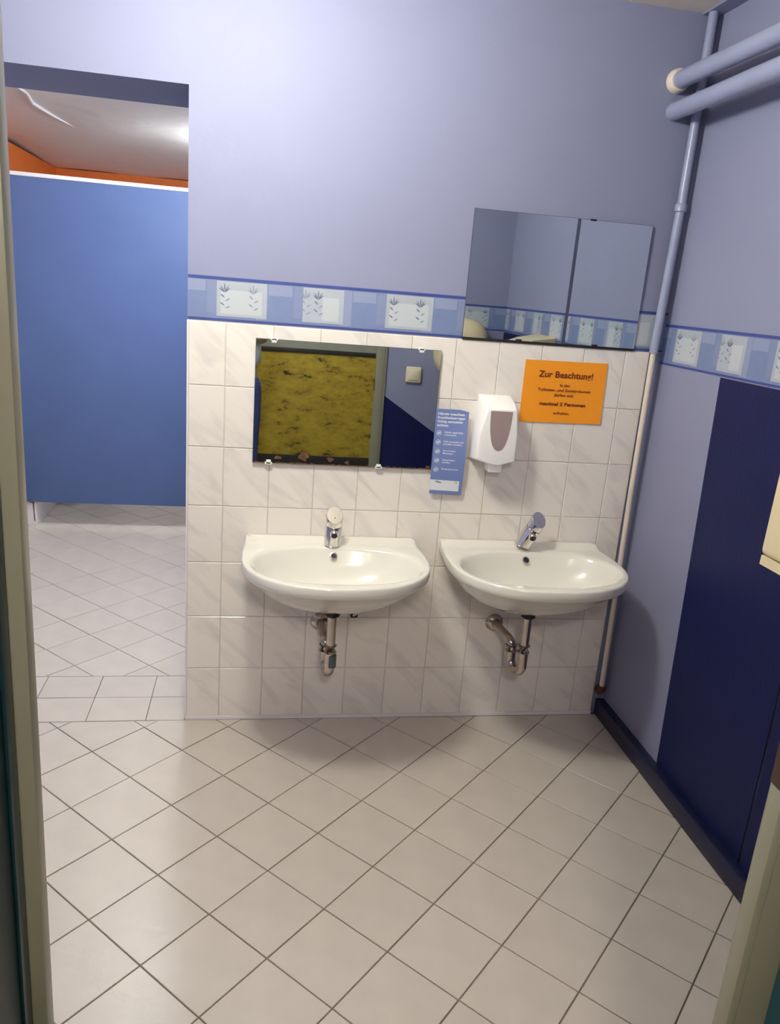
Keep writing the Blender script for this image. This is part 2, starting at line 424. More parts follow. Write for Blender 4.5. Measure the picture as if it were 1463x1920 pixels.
# gently vaulted plaster ceiling
bm = bmesh.new(); nx, ny = 24, 36; g = []
for j in range(ny+1):
    row = []
    for i in range(nx+1):
        x = FX0-.2+(FX1-FX0+.4)*i/nx; y = TW+(FY1+.2-TW)*j/ny
        row.append(bm.verts.new((x, y, ZC+.035*math.sin(PI*j/ny)+.006*math.sin(7*x+3*y))))
    g.append(row)
for j in range(ny):
    for i in range(nx): bm.faces.new((g[j][i], g[j][i+1], g[j+1][i+1], g[j+1][i]))
r = bmesh.ops.extrude_face_region(bm, geom=list(bm.faces))
for v in [q for q in r['geom'] if isinstance(q, bmesh.types.BMVert)]: v.co.z += .12
cf = struct(obj('ceiling_far', bm, M['ceiling_far'], angle=50), 'uneven white plaster ceiling of the stall room', 'ceiling')
crack = tubeo('plaster_ridge', [(-1.13, 2.2, ZC+.028), (-1.16, 2.45, ZC+.029), (-1.15, 2.7, ZC+.030), (-1.20, 3.0, ZC+.032), (-1.17, 3.4, ZC+.034), (-1.10, 3.9, ZC+.036)], [.006, .010, .008, .010, .006, .003], M['ceiling_far'], cf, n=8)

PY = 2.215
sp = empty('stall_partition', (-.3, PY, .158)); tag(sp, 'blue toilet stall panel with a pale top rail behind the opening', 'partition')
def sub(par, o):
    o.parent = par; o.matrix_parent_inverse = Matrix.Translation(-Vector(par.location)) if par.rotation_euler[:] == (0, 0, 0) else par.matrix_world.inverted()
    return o
sub(sp, boxo('panel', (-1.55, .95, PY, PY+.028, .158, 1.982), M['stall'], bev=.002))
sub(sp, boxo('top_rail', (-1.55, .95, PY-.004, PY+.034, 1.982, 2.003), M['rail'], bev=.003))
for x in (.5,):
    ft = sub(sp, tubeo('foot', [(x, PY+.014, .0), (x, PY+.014, .16)], .012, M['chrome_dull']))
sw = empty('stall_divider', (-1.17, 2.95, 0)); tag(sw, 'white tiled divider end with a rusty streak under the blue stall panel', 'divider')
sub(sw, boxo('divider_wall', (-1.30, -1.083, PY+.032, 3.55, 0, 1.95), M['trim_white'], bev=.004))
bm = bmesh.new(); prism(bm, [(-1.105, .155), (-1.098, .155), (-1.097, .09), (-1.094, .03), (-1.099, .028), (-1.102, .09)], lambda u, v, t: Vector((u, t, v)), PY+.0295, PY+.0325)
prism(bm, [(-1.128, .156), (-1.100, .156), (-1.104, .142), (-1.124, .147)], lambda u, v, t: Vector((u, t, v)), PY+.0295, PY+.0325)
sub(sw, obj('rust_streak', bm, M['rust']))
# toilet pan standing inside the stall
tp = empty('toilet', (-.86, 3.15, 0)); tag(tp, 'white toilet standing in the stall behind the blue panel', 'toilet')
bm = bmesh.new()
for (z0, rx, ry, y0) in ((0, .11, .2, 3.2),): pass
rings = []
for z, rx, ry, cy in ((0, .115, .20, 3.22), (.06, .10, .18, 3.22), (.2, .11, .19, 3.2), (.33, .17, .24, 3.12), (.39, .185, .255, 3.1), (.40, .18, .25, 3.1), (.395, .13, .19, 3.1), (.3, .09, .13, 3.1), (.22, .04, .05, 3.12)):
    rings.append([bm.verts.new((-.86+rx*math.cos(2*PI*k/32), cy+ry*math.sin(2*PI*k/32), z)) for k in range(32)])
for A, B in zip(rings, rings[1:]):
    for k in range(32): bm.faces.new((A[k], A[(k+1) % 32], B[(k+1) % 32], B[k]))
bm.faces.new(rings[0][::-1]); bm.faces.new(rings[-1])
sub(tp, obj('bowl', bm, M['ceramic'], angle=50))
sub(tp, boxo('cistern', (-1.06, -.66, 3.36, 3.52, .40, .78), M['ceramic'], bev=.02))
bm = bmesh.new()
A = [[bm.verts.new((-.86+rx*math.cos(2*PI*k/32), 3.1+ry*math.sin(2*PI*k/32), z)) for k in range(32)] for rx, ry, z in ((.19, .26, .402), (.19, .26, .425), (.12, .18, .425), (.12, .18, .402))]
for i in range(4):
    for k in range(32): bm.faces.new((A[i][k], A[i][(k+1) % 32], A[(i+1) % 4][(k+1) % 32], A[(i+1) % 4][k]))
sub(tp, obj('seat', bm, M['cor_dark'], angle=50))

# ------------------------------------------------------------------ corridor behind the camera (seen in the lower mirror)
CY = -3.90
bm = bmesh.new(); box(bm, -1.6, 2.4, CY-.2, CY, 0, 2.5)
wc = struct(obj('wall_corridor', bm, M['cor_wall']), 'olive grey corridor wall with speckled yellow lower part seen in the mirror', 'wall')
boxo('dado', (-1.6, 2.4, CY, CY+.006, .16, 1.005), M['dado'], wc)
boxo('dado_line', (-1.6, 2.4, CY, CY+.012, 1.005, 1.04), M['cor_dark'], wc, bev=.003)
boxo('skirting', (-1.6, 2.4, CY, CY+.014, 0, .16), M['cor_dark'], wc, bev=.003)
struct(boxo('wall_corridor_left', (-1.8, -1.6, CY-.2, -2.03, 0, 2.5), M['cor_wall']), 'olive grey end wall at the left of the corridor', 'wall')
struct(boxo('wall_corridor_right', (2.4, 2.6, CY-.2, -2.03, 0, 2.5), M['cor_wall']), 'olive grey end wall at the right of the corridor', 'wall')
bm = bmesh.new(); box(bm, -1.6, RX0-.004, -2.05, -2.0305, 0, 2.5); box(bm, RX1+.004, 2.4, -2.05, -2.0305, 0, 2.5); box(bm, RX0-.004, RX1+.004, -2.05, -2.0305, DZ+.06, 2.5)
box(bm, XR+.2, 2.4, -2.0305, -1.9, 0, 2.5); box(bm, -1.6, XL-.2, -2.0305, -1.9, 0, 2.5)
struct(obj('wall_corridor_front', bm, M['teal']), 'teal corridor wall around the outside of the entrance', 'wall')
struct(boxo('floor_corridor', (-1.8, 2.6, CY-.2, -2.03, -.12, -.001), M['cor_floor']), 'dark brown corridor floor outside the entrance', 'floor')
struct(boxo('ceiling_corridor', (-1.8, 2.6, CY-.2, -1.9, 2.5, 2.6), M['ceiling']), 'cream corridor ceiling outside the entrance', 'ceiling')

# ------------------------------------------------------------------ lamps
def lamp(name, loc, r, gm, label, drop=.155):
    e = empty(name, loc); tag(e, label, 'lamp', 'globe ceiling lamps')
    def lathe(nm, prof, m):
        bm = bmesh.new(); R = [[bm.verts.new((rr*math.cos(2*PI*k/40), rr*math.sin(2*PI*k/40), z)) for k in range(40)] for rr, z in prof]
        for A, B in zip(R, R[1:]):
            for k in range(40): bm.faces.new((A[k], A[(k+1) % 40], B[(k+1) % 40], B[k]))
        bm.faces.new(R[0][::-1]); bm.faces.new(R[-1])
        o = obj(nm, bm, m, e, angle=45); return o
    lathe('canopy', [(r*.62, 0), (r*.60, -.018), (r*.35, -.028)], M['lamp_body'])
    lathe('stem', [(.012, -.024), (.012, -drop+r*.9)], M['lamp_body'])
    prof = [(.03, r*.97)]+[(r*math.sin(PI*k/20), r*math.cos(PI*k/20)) for k in range(2, 20)]+[(.004, -r)]
    lathe('globe', [(a_, b_-drop) for a_, b_ in prof], gm)
    return e
lamp('ceiling_lamp', (.12, -.84, ZC), .11, M['lamp_glow'], 'globe ceiling lamp in front of the washbasins')
lamp('ceiling_lamp', (-.02, 1.0, ZC+.008), .10, M['lamp_far'], 'globe ceiling lamp of the stall room in front of the blue panel', .125)
lamp('ceiling_lamp', (.12, 3.6, ZC+.030), .12, M['lamp_far_back'], 'globe ceiling lamp of the stall room behind the blue panel')
lamp('ceiling_lamp', (.30, -3.30, 2.5), .11, M['fill_cor'], 'unseen globe lamp added in the corridor as fill light for the washroom')  # added lamp, out of view; fills the shade under the basins through the doorway

# ------------------------------------------------------------------ wallpaper borders
def border(name, to3, length, z0, z1, start, parent, seed):
    """printed paper strip; to3(u,z,t) with t = height above the paper"""
    rnd = random.Random(seed)
    bm = bmesh.new(); mats = [M['b_base'], M['b_line'], M['b_mid'], M['b_light'], M['b_white'], M['b_white2'], M['b_leaf'], M['b_leafdark']]
    hgt = z1-z0
    def poly(P, mi, lay):
        vs = [bm.verts.new(to3(u, z, lay*.00018)) for u, z in P]
        f = bm.faces.new(vs); f.material_index = mi
    def rect(u0, u1, a, b, mi, lay):
        u0 = max(0, u0); u1 = min(length, u1)
        if u1 <= u0: return
        poly([(u0, a), (u1, a), (u1, b), (u0, b)], mi, lay)
    rect(0, length, z0, z1, 0, 1)
    # woven plaid bands
    u = start-.55
    while u < length:
        rect(u-.115, u-.015, z0+.008, z1-.010, 2, 2); rect(u-.095, u-.02, z1-.045, z1-.012, 3, 3); rect(u+.135, u+.17, z0+.01, z1-.011, 3, 3)
        u += .268
    rect(0, length, z0+.010, z0+.022, 2, 2.5)
    k = 0; u = start-.536
    def leaf(cu, cz, ang, ln, wd, mi):
        ca, sa = math.cos(ang), math.sin(ang)
        P = []
        for t in range(9):
            s = t/8; P.append((s*ln, wd*math.sin(PI*s)))
        for t in range(7, 0, -1):
            s = t/8; P.append((s*ln, -wd*math.sin(PI*s)))
        Q = [(cu+a*ca-b*sa, cz+a*sa+b*ca) for a, b in P]
        if min(q[0] for q in Q) < 0 or max(q[0] for q in Q) > length: return
        poly(Q, mi, 6)
    def twig(cu, dark):
        zt = z1-.034; mi = 7 if dark else 6
        for a in (60, 90, 122, 40, 142): leaf(cu, zt-.012, math.radians(a), .030-.007*abs(a-90)/50, .0019, mi)
        for q, (dz, a) in enumerate(((-.028, 140), (-.052, 145), (-.038, 30), (-.06, 25))):
            leaf(cu+(.001 if q < 2 else .002), zt+dz, math.radians(a), .018, .0022, mi if q < 2 else 6)
    while u < length:
        wide = .155 if k % 2 == 0 else .13
        rect(u, u+wide, z0+.014, z1-.012, 4, 4)
        rect(u+.012 if k % 2 == 0 else u+.062, u+wide-.015, z0+.022, z1-.038, 5, 5)
        if k % 2 == 0:
            twig(u+.024, True); twig(u+.112, k % 4 == 0)
        else:
            twig(u+.008, False); twig(u+.048, True)
        u += .268; k += 1
    rect(0, length, z1-.0085, z1, 1, 7); rect(0, length, z0, z0+.0065, 1, 7)
    for f in bm.faces: pass
    me = bpy.data.meshes.new(name); bm.to_mesh(me); bm.free()
    o = link(name, me, mats, parent); return o
border('wallpaper_border', lambda u, z, t: Vector((u-.003, YW-.0006-t, z)), 1.603, H+.004, 1.5435, .087, wall_front, 1)
def r3(u, z, t):
    return Vector((XR-.0006-t, YW-u, z))
border('wallpaper_border', r3, .919, 1.372, 1.506, .083, wall_right, 2)
border('wallpaper_border', lambda u, z, t: Vector((XP-.0006-t, -.933-u, z)), .888, 1.372, 1.506, .02, wall_right, 3)
border('wallpaper_border', lambda u, z, t: Vector((XP-u, YE+.0006+t, z)), .62, 1.372, 1.506, .1, wall_back, 4)

# ------------------------------------------------------------------ pipes in the corner
hp = empty('heating_pipe', (1.495, YW, 2.247)); tag(hp, 'upper thick blue heating pipe with a white collar at the wall', 'pipe', 'horizontal heating pipes')
def along(par, nm, pts, r, m, n=24):
    return sub(par, tubeo(nm, pts, r, m, n=n))
PR = .0265
along(hp, 'pipe', [(1.495, YW, 2.247), (1.497, YE-.1, 2.236)], PR, M['pipeblue'])
bm = bmesh.new(); tube(bm, [(1.495, YW, 2.247), (1.495, -.012, 2.247), (1.495, -.02, 2.247)], [.036, .035, .030], 24)
sub(hp, obj('wall_collar', bm, M['cream'], angle=40))
hp2 = empty('heating_pipe', (1.502, YW, 2.158)); tag(hp2, 'lower thick blue heating pipe running along the right wall', 'pipe', 'horizontal heating pipes')
along(hp2, 'pipe', [(1.500, YW, 2.160), (1.498, YE-.1, 2.168)], PR, M['pipeblue'])
for par, zz in ((hp, 2.243), (hp2, 2.164)):
    for yy in (-1.05,):
        bm = bmesh.new(); box(bm, 1.50, XP, yy-.012, yy+.012, zz-.008, zz+.008); tube(bm, [(1.498, yy-.012, zz), (1.498, yy+.012, zz)], PR+.004, 24)
        sub(par, obj('pipe_clamp', bm, M['pipeblue'], angle=40))
rp = empty('riser_pipe', (1.566, -.028, .1)); tag(rp, 'thin vertical pipe in the corner, blue above and cream below the tile edge', 'pipe')
along(rp, 'upper_pipe', [(1.563, -.026, ZC), (1.562, -.027, 1.87), (1.552, -.025, H)], .0145, M['pipeblue'])
along(rp, 'lower_pipe', [(1.552, -.025, H), (1.556, -.024, .9), (1.570, -.022, .16), (1.572, -.022, .115)], .0095, M['cream'])
along(rp, 'joint', [(1.562, -.027, 1.862), (1.562, -.027, 1.864), (1.562, -.027, 1.884), (1.562, -.027, 1.888)], [.016, .019, .019, .016], M['pipeblue'])
along(rp, 'elbow', [(1.572, -.022, .135), (1.572, -.021, .118), (1.571, -.012, .108), (1.570, .006, .107)], .0145, M['rust'])

# ------------------------------------------------------------------ mirrors
def mirror(name, x0, x1, z0, z1, y, label, tilt=0.):
    e = empty(name, ((x0+x1)/2, y, z0)); tag(e, label, 'mirror')
    hw = (x1-x0)/2; hh = z1-z0
    bm = bmesh.new(); box(bm, -hw, hw, .0006, .005, 0, hh); o = obj('backing', bm, M['mirror_edge'], e)
    bm = bmesh.new(); box(bm, -hw+.0012, hw-.0012, -.0002, .0006, .0012, hh-.0012); o = obj('glass', bm, M['mirror'], e)
    return e, hw, hh
def clip(e, x, z, s):
    bm = bmesh.new(); box(bm, x-.012, x+.012, -.004, .008, z-.004 if s > 0 else z-.005, z+.005 if s > 0 else z+.004, bev=.0015)
    box(bm, x-.008, x+.008, -.004, -.0008, z-.011 if s > 0 else z-.002, z+.002 if s > 0 else z+.011, bev=.001)
    obj('clip', bm, M['clip'], e, angle=40)
m1, hw, hh = mirror('wall_mirror', .2085, .8135, .9635, 1.3665, -.012, 'lower mirror over the left washbasin with worn brown bottom edge')
m1.rotation_euler = (math.radians(.0), 0, 0)
clip(m1, -.245, hh, 1); clip(m1, .235, hh, 1); clip(m1, -.25, 0, -1); clip(m1, .12, 0, -1)
rnd = random.Random(5)
bm = bmesh.new()
def flake(bm, cx, cz, rx, rz, y=-.0006):
    n = 11; P = []
    for k in range(n):
        q = rnd.uniform(.55, 1.1); P.append((min(hw, max(-hw, cx+rx*q*math.cos(2*PI*k/n))), max(.0, cz+rz*q*math.sin(2*PI*k/n))))
    prism(bm, P, lambda u, v, t: Vector((u, t, v)), y, -.0002)
for k in range(26):
    x = -hw+2*hw*(k+.5)/26; flake(bm, x, .0015, .014, rnd.uniform(.002, .0045))
for x, z, a, b in ((-.135, .026, .02, .018), (-.045, .020, .012, .010), (.012, .012, .008, .008), (-.22, .02, .012, .008), (.29, .006, .012, .01)): flake(bm, x, z, a, b, -.0005)
obj('worn_edge', bm, M['mirror_worn'], m1)
m2, hw, hh = mirror('wall_mirror', .8795, 1.490, 1.4125, 1.8155, -.0015, 'upper mirror resting on the tile edge near the corner pipe')
boxo('bottom_rail', (-hw, hw, -.0045, .006, -.0035, .003), M['black'], m2)
for x in (-.11, .16): boxo('clip', (x-.010, x+.010, -.004, .005, .0, .008), M['black'], m2, bev=.001)
boxo('clip', (.085, .105, -.003, .005, hh-.004, hh+.002), M['black'], m2, bev=.001)

# ------------------------------------------------------------------ washbasins
def make_basin(name, cx, label):
    e = empty(name, (cx, 0, .545)); tag(e, label, 'washbasin', 'washbasins')
    def f_out(x, y):
        if y > 0 or abs(x) > .303: return False
        if y > -.19: return abs(x) <= .291+.012*min(1, -y/.15)
        return (abs(x)/.303)**2.35+(abs(y+.19)/.278)**2.35 <= 1
    def f_in(x, y):
        if y > -.25: return (abs(x)/.268)**2.5+(abs(y+.25)/.163)**2.5 <= 1
        return (abs(x)/.268)**2.3+(abs(y+.25)/.168)**2.3 <= 1
    def rad(f, a, c):
        lo, hi = 0, .6
        for _ in range(40):
            md = (lo+hi)/2
            if f(c[0]+md*math.cos(a), c[1]+md*math.sin(a)): lo = md
            else: hi = md
        return lo
    c = (0, -.22); n = 128
    angs = [2*PI*k/n for k in range(n)]
    # put vertices exactly on the two back corners
    for cor in ((.2905, -.0005), (-.2905, -.0005)):
        aa = math.atan2(cor[1]-c[1], cor[0]-c[0]) % (2*PI); k = min(range(n), key=lambda q: abs(angs[q]-aa)); angs[k] = aa
    O = [(c[0]+rad(f_out, a, c)*math.cos(a), c[1]+rad(f_out, a, c)*math.sin(a)) for a in angs]
    I = [(c[0]+rad(f_in, a, c)*math.cos(a), c[1]+rad(f_in, a, c)*math.sin(a)) for a in angs]
    def sc(P, s, o, sy=None): return [(o[0]+(x-o[0])*s, o[1]+(y-o[1])*(sy or s)) for x, y in P]
    def mixp(A, B, t): return [(a[0]*(1-t)+b[0]*t, a[1]*(1-t)+b[1]*t) for a, b in zip(A, B)]
    ub = (0, 0.0)
    ud = (0, -.20)
    Z = .545
    lip = lambda y: .013*max(0, min(1, (y+.045)/.025))**1.0
    R = []
    R.append([(x, y, .523-Z) for x, y in sc(O, .09, ud)])
    R.append([(x, y, .528-Z) for x, y in sc(O, .30, (0, -.16))])
    R.append([(x, y, .545-Z) for x, y in sc(O, .56, (0, -.06))])
    R.append([(x, y, .580-Z) for x, y in sc(O, .75, (0, .0))])
    R.append([(x, y, .622-Z) for x, y in sc(O, .87, (0, .0))])
    R.append([(x, y, .652-Z) for x, y in sc(O, .945, (0, 0))])
    R.append([(x, y, .662-Z) for x, y in sc(O, .982, (0, 0))])
    R.append([(x, y, .669-Z) for x, y in sc(O, .997, (0, 0))])
    R.append([(x, y, .680-Z) for x, y in O])
    R.append([(x, y, .694+lip(y)-Z) for x, y in sc(O, .998, (0, -.1))])
    R.append([(x, y, .6985+lip(y)-Z) for x, y in sc(O, .993, (0, -.1))])
    R.append([(x, y, .700+lip(y)-Z) for x, y in sc(O, .984, (0, -.1))])
    for t in (.12, .25, .45, .7):
        R.append([(x, y, .700+lip(y)-.002*t-Z) for x, y in mixp(sc(O, .984, (0, -.1)), I, t)])
    R.append([(x, y, .6965-Z) for x, y in sc(I, 1.02, (0, -.25))])
    R.append([(x, y, .692-Z) for x, y in I])
    R.append([(x, y, .683-Z) for x, y in sc(I, .975, (0, -.25))])
    R.append([(x, y, .650-Z) for x, y in sc(I, .91, (0, -.25))])
    R.append([(x, y, .605-Z) for x, y in sc(I, .76, (0, -.25))])
    R.append([(x, y, .578-Z) for x, y in sc(I, .52, (0, -.24))])
    R.append([(x, y, .568-Z) for x, y in sc(I, .28, (0, -.225))])
    R.append([(x, y, .563-Z) for x, y in sc(I, .10, (0, -.215), .16)])
    bm = bmesh.new(); V = [[bm.verts.new(p) for p in r] for r in R]
    for A, B in zip(V, V[1:]):
        for k in range(n): bm.faces.new((A[k], A[(k+1) % n], B[(k+1) % n], B[k]))
    bm.faces.new(V[0][::-1]); bm.faces.new(V[-1])
    obj('basin_body', bm, M['ceramic'], e, angle=62)
    # overflow hole in the back of the bowl
    h = empty('x'); bpy.data.objects.remove(h)
    d = Vector((0, -.80, .60)).normalized()
    p = Vector((0, -.0985, .672-Z))
    bm = bmesh.new(); tube(bm, [p-d*.003, p+d*.0035, p+d*.0042], [.0125, .0125, .0085], 24)
    ring = obj('overflow_ring', bm, M['chrome'], e, angle=40)
    bm = bmesh.new(); tube(bm, [p+d*.003, p+d*.0048], [.0085, .0085], 20); obj('overflow_hole', bm, M['black'], ring)
    bm = bmesh.new(); tube(bm, [(0, -.215, .566-Z), (0, -.215, .572-Z), (0, -.215, .574-Z)], [.031, .031, .024], 28)
    dr = obj('drain_ring', bm, M['chrome'], e, angle=40)
    bm = bmesh.new(); tube(bm, [(0, -.215, .572-Z), (0, -.215, .580-Z)], [.019, .017], 24); obj('drain_plug', bm, M['chrome'], dr, angle=40)
    return e
BX1, BX2 = .487, 1.164
make_basin('washbasin', BX1, 'white ceramic washbasin on the left, under the lower mirror')
make_basin('washbasin', BX2, 'white ceramic washbasin on the right, under the soap dispenser')

def make_faucet(x, rotz, tilt, label):
    e = empty('faucet', (x, -.062, .700 if rotz[1] == 0 else .712), rotz); tag(e, label, 'faucet', 'chrome basin faucets')
    ax = Vector((0, -math.sin(tilt), math.cos(tilt)))
    r = .0280
    base = Vector((0, 0, 0))
    bm = bmesh.new(); tube(bm, [(0, 0, 0), (0, 0, .004), Vector((0, 0, .004))+ax*.072, Vector((0, 0, .004))+ax*.0735], [r*1.06, r*1.04, r, r*.96], 36)
    obj('body', bm, M['chrome'], e, angle=40)
    p = Vector((0, 0, .004))
    # lever head with an inclined round cap
    nrm = Vector((0, -math.sin(tilt+math.radians(34)), math.cos(tilt+math.radians(34))))
    side = Vector((1, 0, 0)); fwd = side.cross(ax)
    bm = bmesh.new(); n = 40; B = []; T = []; T2 = []
    for k in range(n):
        off = (side*math.cos(2*PI*k/n)+fwd*math.sin(2*PI*k/n))*r
        b = p+ax*.0755+off
        h = .034-off.dot(nrm)/ax.dot(nrm)
        T.append(p+ax*.0755+off+ax*h*1.0); B.append(b)
    cen = sum(T, Vector())/n
    vb = [bm.verts.new(b) for b in B]; vt = [bm.verts.new(t) for t in T]; vc = [bm.verts.new(cen+(t-cen)*.93+nrm*.0022) for t in T]
    for k in range(n):
        j = (k+1) % n; bm.faces.new((vb[k], vb[j], vt[j], vt[k])); bm.faces.new((vt[k], vt[j], vc[j], vc[k]))
    bm.faces.new(vc); bm.faces.new(vb[::-1])
    hd = obj('lever_head', bm, M['chrome'], e, angle=30)
    bm = bmesh.new(); q = cen+nrm*.0021; u = fwd-nrm*fwd.dot(nrm); u.normalize()
    tube(bm, [q+u*.010, q+u*.010+nrm*.0008], [.0025, .0025], 12); obj('colour_dot', bm, M['ink_grey'], hd)
    # short outlet
    o0 = p+ax*.050+Vector((0, -r*.75, 0)); dd = Vector((0, -.9, -.42)).normalized()
    bm = bmesh.new(); tube(bm, [o0, o0+dd*.012, o0+dd*.016], [.0145, .0140, .0115], 24); sp_ = obj('spout', bm, M['chrome'], e, angle=40)
    bm = bmesh.new(); tube(bm, [o0+dd*.0145, o0+dd*.0168], [.0105, .0105], 20); obj('aerator', bm, M['black'], sp_)
    return e
make_faucet(BX1-.003, (0, 0, .02), math.radians(13), 'upright chrome faucet on the left washbasin')
make_faucet(BX2-.006, (0, math.radians(21), .05), math.radians(14), 'chrome faucet turned and leaning right on the right washbasin')

def make_trap(x, yt, rz, label, wx):
    e = empty('drain_trap', (x, 0, .26)); tag(e, label, 'drain trap', 'chrome traps under the basins')
    Z = .26; r = .0165
    y1 = yt+.062    # riser nearer the wall, wx sideways offset
    ox = wx
    bm = bmesh.new(); tube(bm, [(0, yt, .5225-Z), (0, yt, .510-Z), (0, yt, .503-Z)], [.026, .026, .018], 8); obj('nut', bm, M['black'], e, angle=40)
    obj_t = tubeo('tailpiece', [(0, yt, .512-Z), (0, yt, .395-Z)], r*.92, M['chrome_dull'], e)
    tubeo('collar', [(0, yt, .398-Z), (0, yt, .400-Z), (0, yt, .375-Z), (0, yt, .372-Z)], [r, r*1.3, r*1.3, r], M['chrome_dull'], e)
    # U bend: yt -> y1 in the direction (ox, .062)
    L = math.hypot(ox, .062); dx, dy = ox/L, .062/L
    pts = [(0, yt, .38-Z), (0, yt, .325-Z)]
    for k in range(1, 13):
        a = PI*k/12; s = L/2*(1-math.cos(a)); pts.append((dx*s, yt+dy*s, .325-Z-.034*math.sin(a)))
    pts.append((ox, y1, .37-Z))
    tubeo('u_bend', pts, r*1.08, M['chrome_dull'], e)
    tubeo('collar', [(ox, y1, .372-Z), (ox, y1, .374-Z), (ox, y1, .352-Z), (ox, y1, .350-Z)], [r, r*1.3, r*1.3, r], M['chrome_dull'], e)
    wx2 = ox*2.0
    pts = [(ox, y1, .36-Z), (ox*1.1, y1, .378-Z)]
    for k in range(1, 9):
        a = PI/2*k/8; pts.append((ox+(wx2-ox)*(.1+.5*k/8), y1+.05*(1-math.cos(a)), .378-Z+.014*math.sin(a)))
    pts.append((wx2, -.004, .389-Z))
    tubeo('outlet_pipe', pts, r*.95, M['chrome_dull'], e)
    bm = bmesh.new(); tube(bm, [(wx2, -.001, .389-Z), (wx2, -.006, .389-Z), (wx2, -.016, .389-Z)], [.034, .032, .018], 28); obj('wall_flange', bm, M['chrome_dull'], e, angle=40)
    return e
make_trap(BX1-.004, -.215, 0, 'chrome drain trap under the left washbasin', -.010)
make_trap(BX2-.008, -.215, 0, 'chrome drain trap under the right washbasin', -.022)
# small blue sleeve on the left trap
tr = [o for o in COL.objects if o.name.startswith('drain_trap')][0]
bm = bmesh.new(); tube(bm, [(.006, -.222, .325-.26), (.006, -.222, .368-.26)], [.0150, .0150], 20); obj('blue_sleeve', bm, M['mirror_edge'], tr, angle=40)
# pipe stub marks (chipped spots) beside the left trap
bm = bmesh.new(); prism(bm, [(-.016, .004), (-.004, .008), (-.006, -.004), (.004, -.002), (.014, .006), (.012, -.007), (-.010, -.009)], lambda u, v, t: Vector((.585+u, t, .412+v)), -.0012, -.0002)
obj('chipped_spot', bm, M['black'], wall_front)

# ------------------------------------------------------------------ soap dispenser
sd = empty('soap_dispenser', (1.012, 0, 1.0)); tag(sd, 'white soap dispenser with grey pointed window beside the orange notice', 'soap dispenser')
D = .102
bm = bmesh.new()
bx = [(-.056, 1.231), (.057, 1.232)]
# front (y=-D) and back (y=0) outlines, bottom edge sagging in the middle
fr_ = [(-.045, 1.195), (.055, 1.196), (.066, 1.110), (.066, 1.022), (.040, 1.015), (.010, 1.006), (-.020, 1.011), (-.068, 1.026), (-.066, 1.110)]
bk_ = [(-.056, 1.231), (.058, 1.232), (.068, 1.115), (.070, 1.010), (.040, 1.010), (.010, 1.010), (-.020, 1.010), (-.066, 1.010), (-.064, 1.115)]
A = [bm.verts.new((x, -D, z-1.0)) for x, z in fr_]; B = [bm.verts.new((x, 0, z-1.0)) for x, z in bk_]
Mid = [bm.verts.new((a.co.x*.5+b.co.x*.5+(.004 if a.co.x > 0 else -.004), -D*.5, a.co.z*.5+b.co.z*.5)) for a, b in zip(A, B)]
n = len(A)
bm.faces.new(A)
bm.faces.new(B[::-1])
for k in range(n):
    j = (k+1) % n; bm.faces.new((A[k], A[j], Mid[j], Mid[k])); bm.faces.new((Mid[k], Mid[j], B[j], B[k]))
bmesh.ops.recalc_face_normals(bm, faces=bm.faces)
ed = [e_ for e_ in bm.edges if len(e_.link_faces) == 2 and e_.calc_face_angle(0) > .5]
bmesh.ops.bevel(bm, geom=ed, offset=.004, segments=3, profile=.5, affect='EDGES')
obj('housing', bm, M['plastic'], sd, angle=35)
bm = bmesh.new(); P = [(-.035, .190), (.040, .190)]
for k in range(1, 12):
    t = k/12; P.append((.004+.036*math.cos(PI/2*t)**.8, .190-.132*math.sin(PI/2*t)))
P.append((.004, .057))
for k in range(11, 0, -1):
    t = k/12; P.append((.004-.039*math.cos(PI/2*t)**.8, .190-.132*math.sin(PI/2*t)))
prism(bm, P, lambda u, v, t: Vector((u, t, v)), -D-.0012, -D+.002)
obj('window', bm, M['plastic_dark'], sd)
bm = bmesh.new(); box(bm, -.018, .032, -.085, -.035, -.022, .012, bev=.006, seg=3); obj('nozzle', bm, M['plastic'], sd, angle=35)

# ------------------------------------------------------------------ orange notice
nt_ = empty('notice', (1.257, -.001, 1.253)); tag(nt_, 'orange paper notice headed Zur Beachtung on the white tiles', 'notice')
def q4(u, v):   # paper corners as hung, slightly crooked
    tl, tr_, br, bl = (-.149, .103), (.146, .107), (.150, -.104), (-.148, -.108)
    s, t = (u+1)/2, (v+1)/2
    x = (bl[0]*(1-s)+br[0]*s)*(1-t)+(tl[0]*(1-s)+tr_[0]*s)*t
    z = (bl[1]*(1-s)+br[1]*s)*(1-t)+(tl[1]*(1-s)+tr_[1]*s)*t
    return x, z
bm = bmesh.new(); N_ = 14; fr1 = []; bk1 = []
def curl(u, v): return -.0022-.0035*max(0, u-.3)**2-.002*max(0, -v-.4)
for j in range(N_+1):
    fr1.append([]); bk1.append([])
    for i in range(N_+1):
        u, v = -1+2*i/N_, -1+2*j/N_; x, z = q4(u, v); fr1[-1].append(bm.verts.new((x, curl(u, v), z))); bk1[-1].append(bm.verts.new((x, curl(u, v)+.0004, z)))
for j in range(N_):
    for i in range(N_):
        bm.faces.new((fr1[j][i], fr1[j][i+1], fr1[j+1][i+1], fr1[j+1][i])); bm.faces.new((bk1[j][i], bk1[j+1][i], bk1[j+1][i+1], bk1[j][i+1]))
obj('paper', bm, M['paper_orange'], nt_, smooth=True)
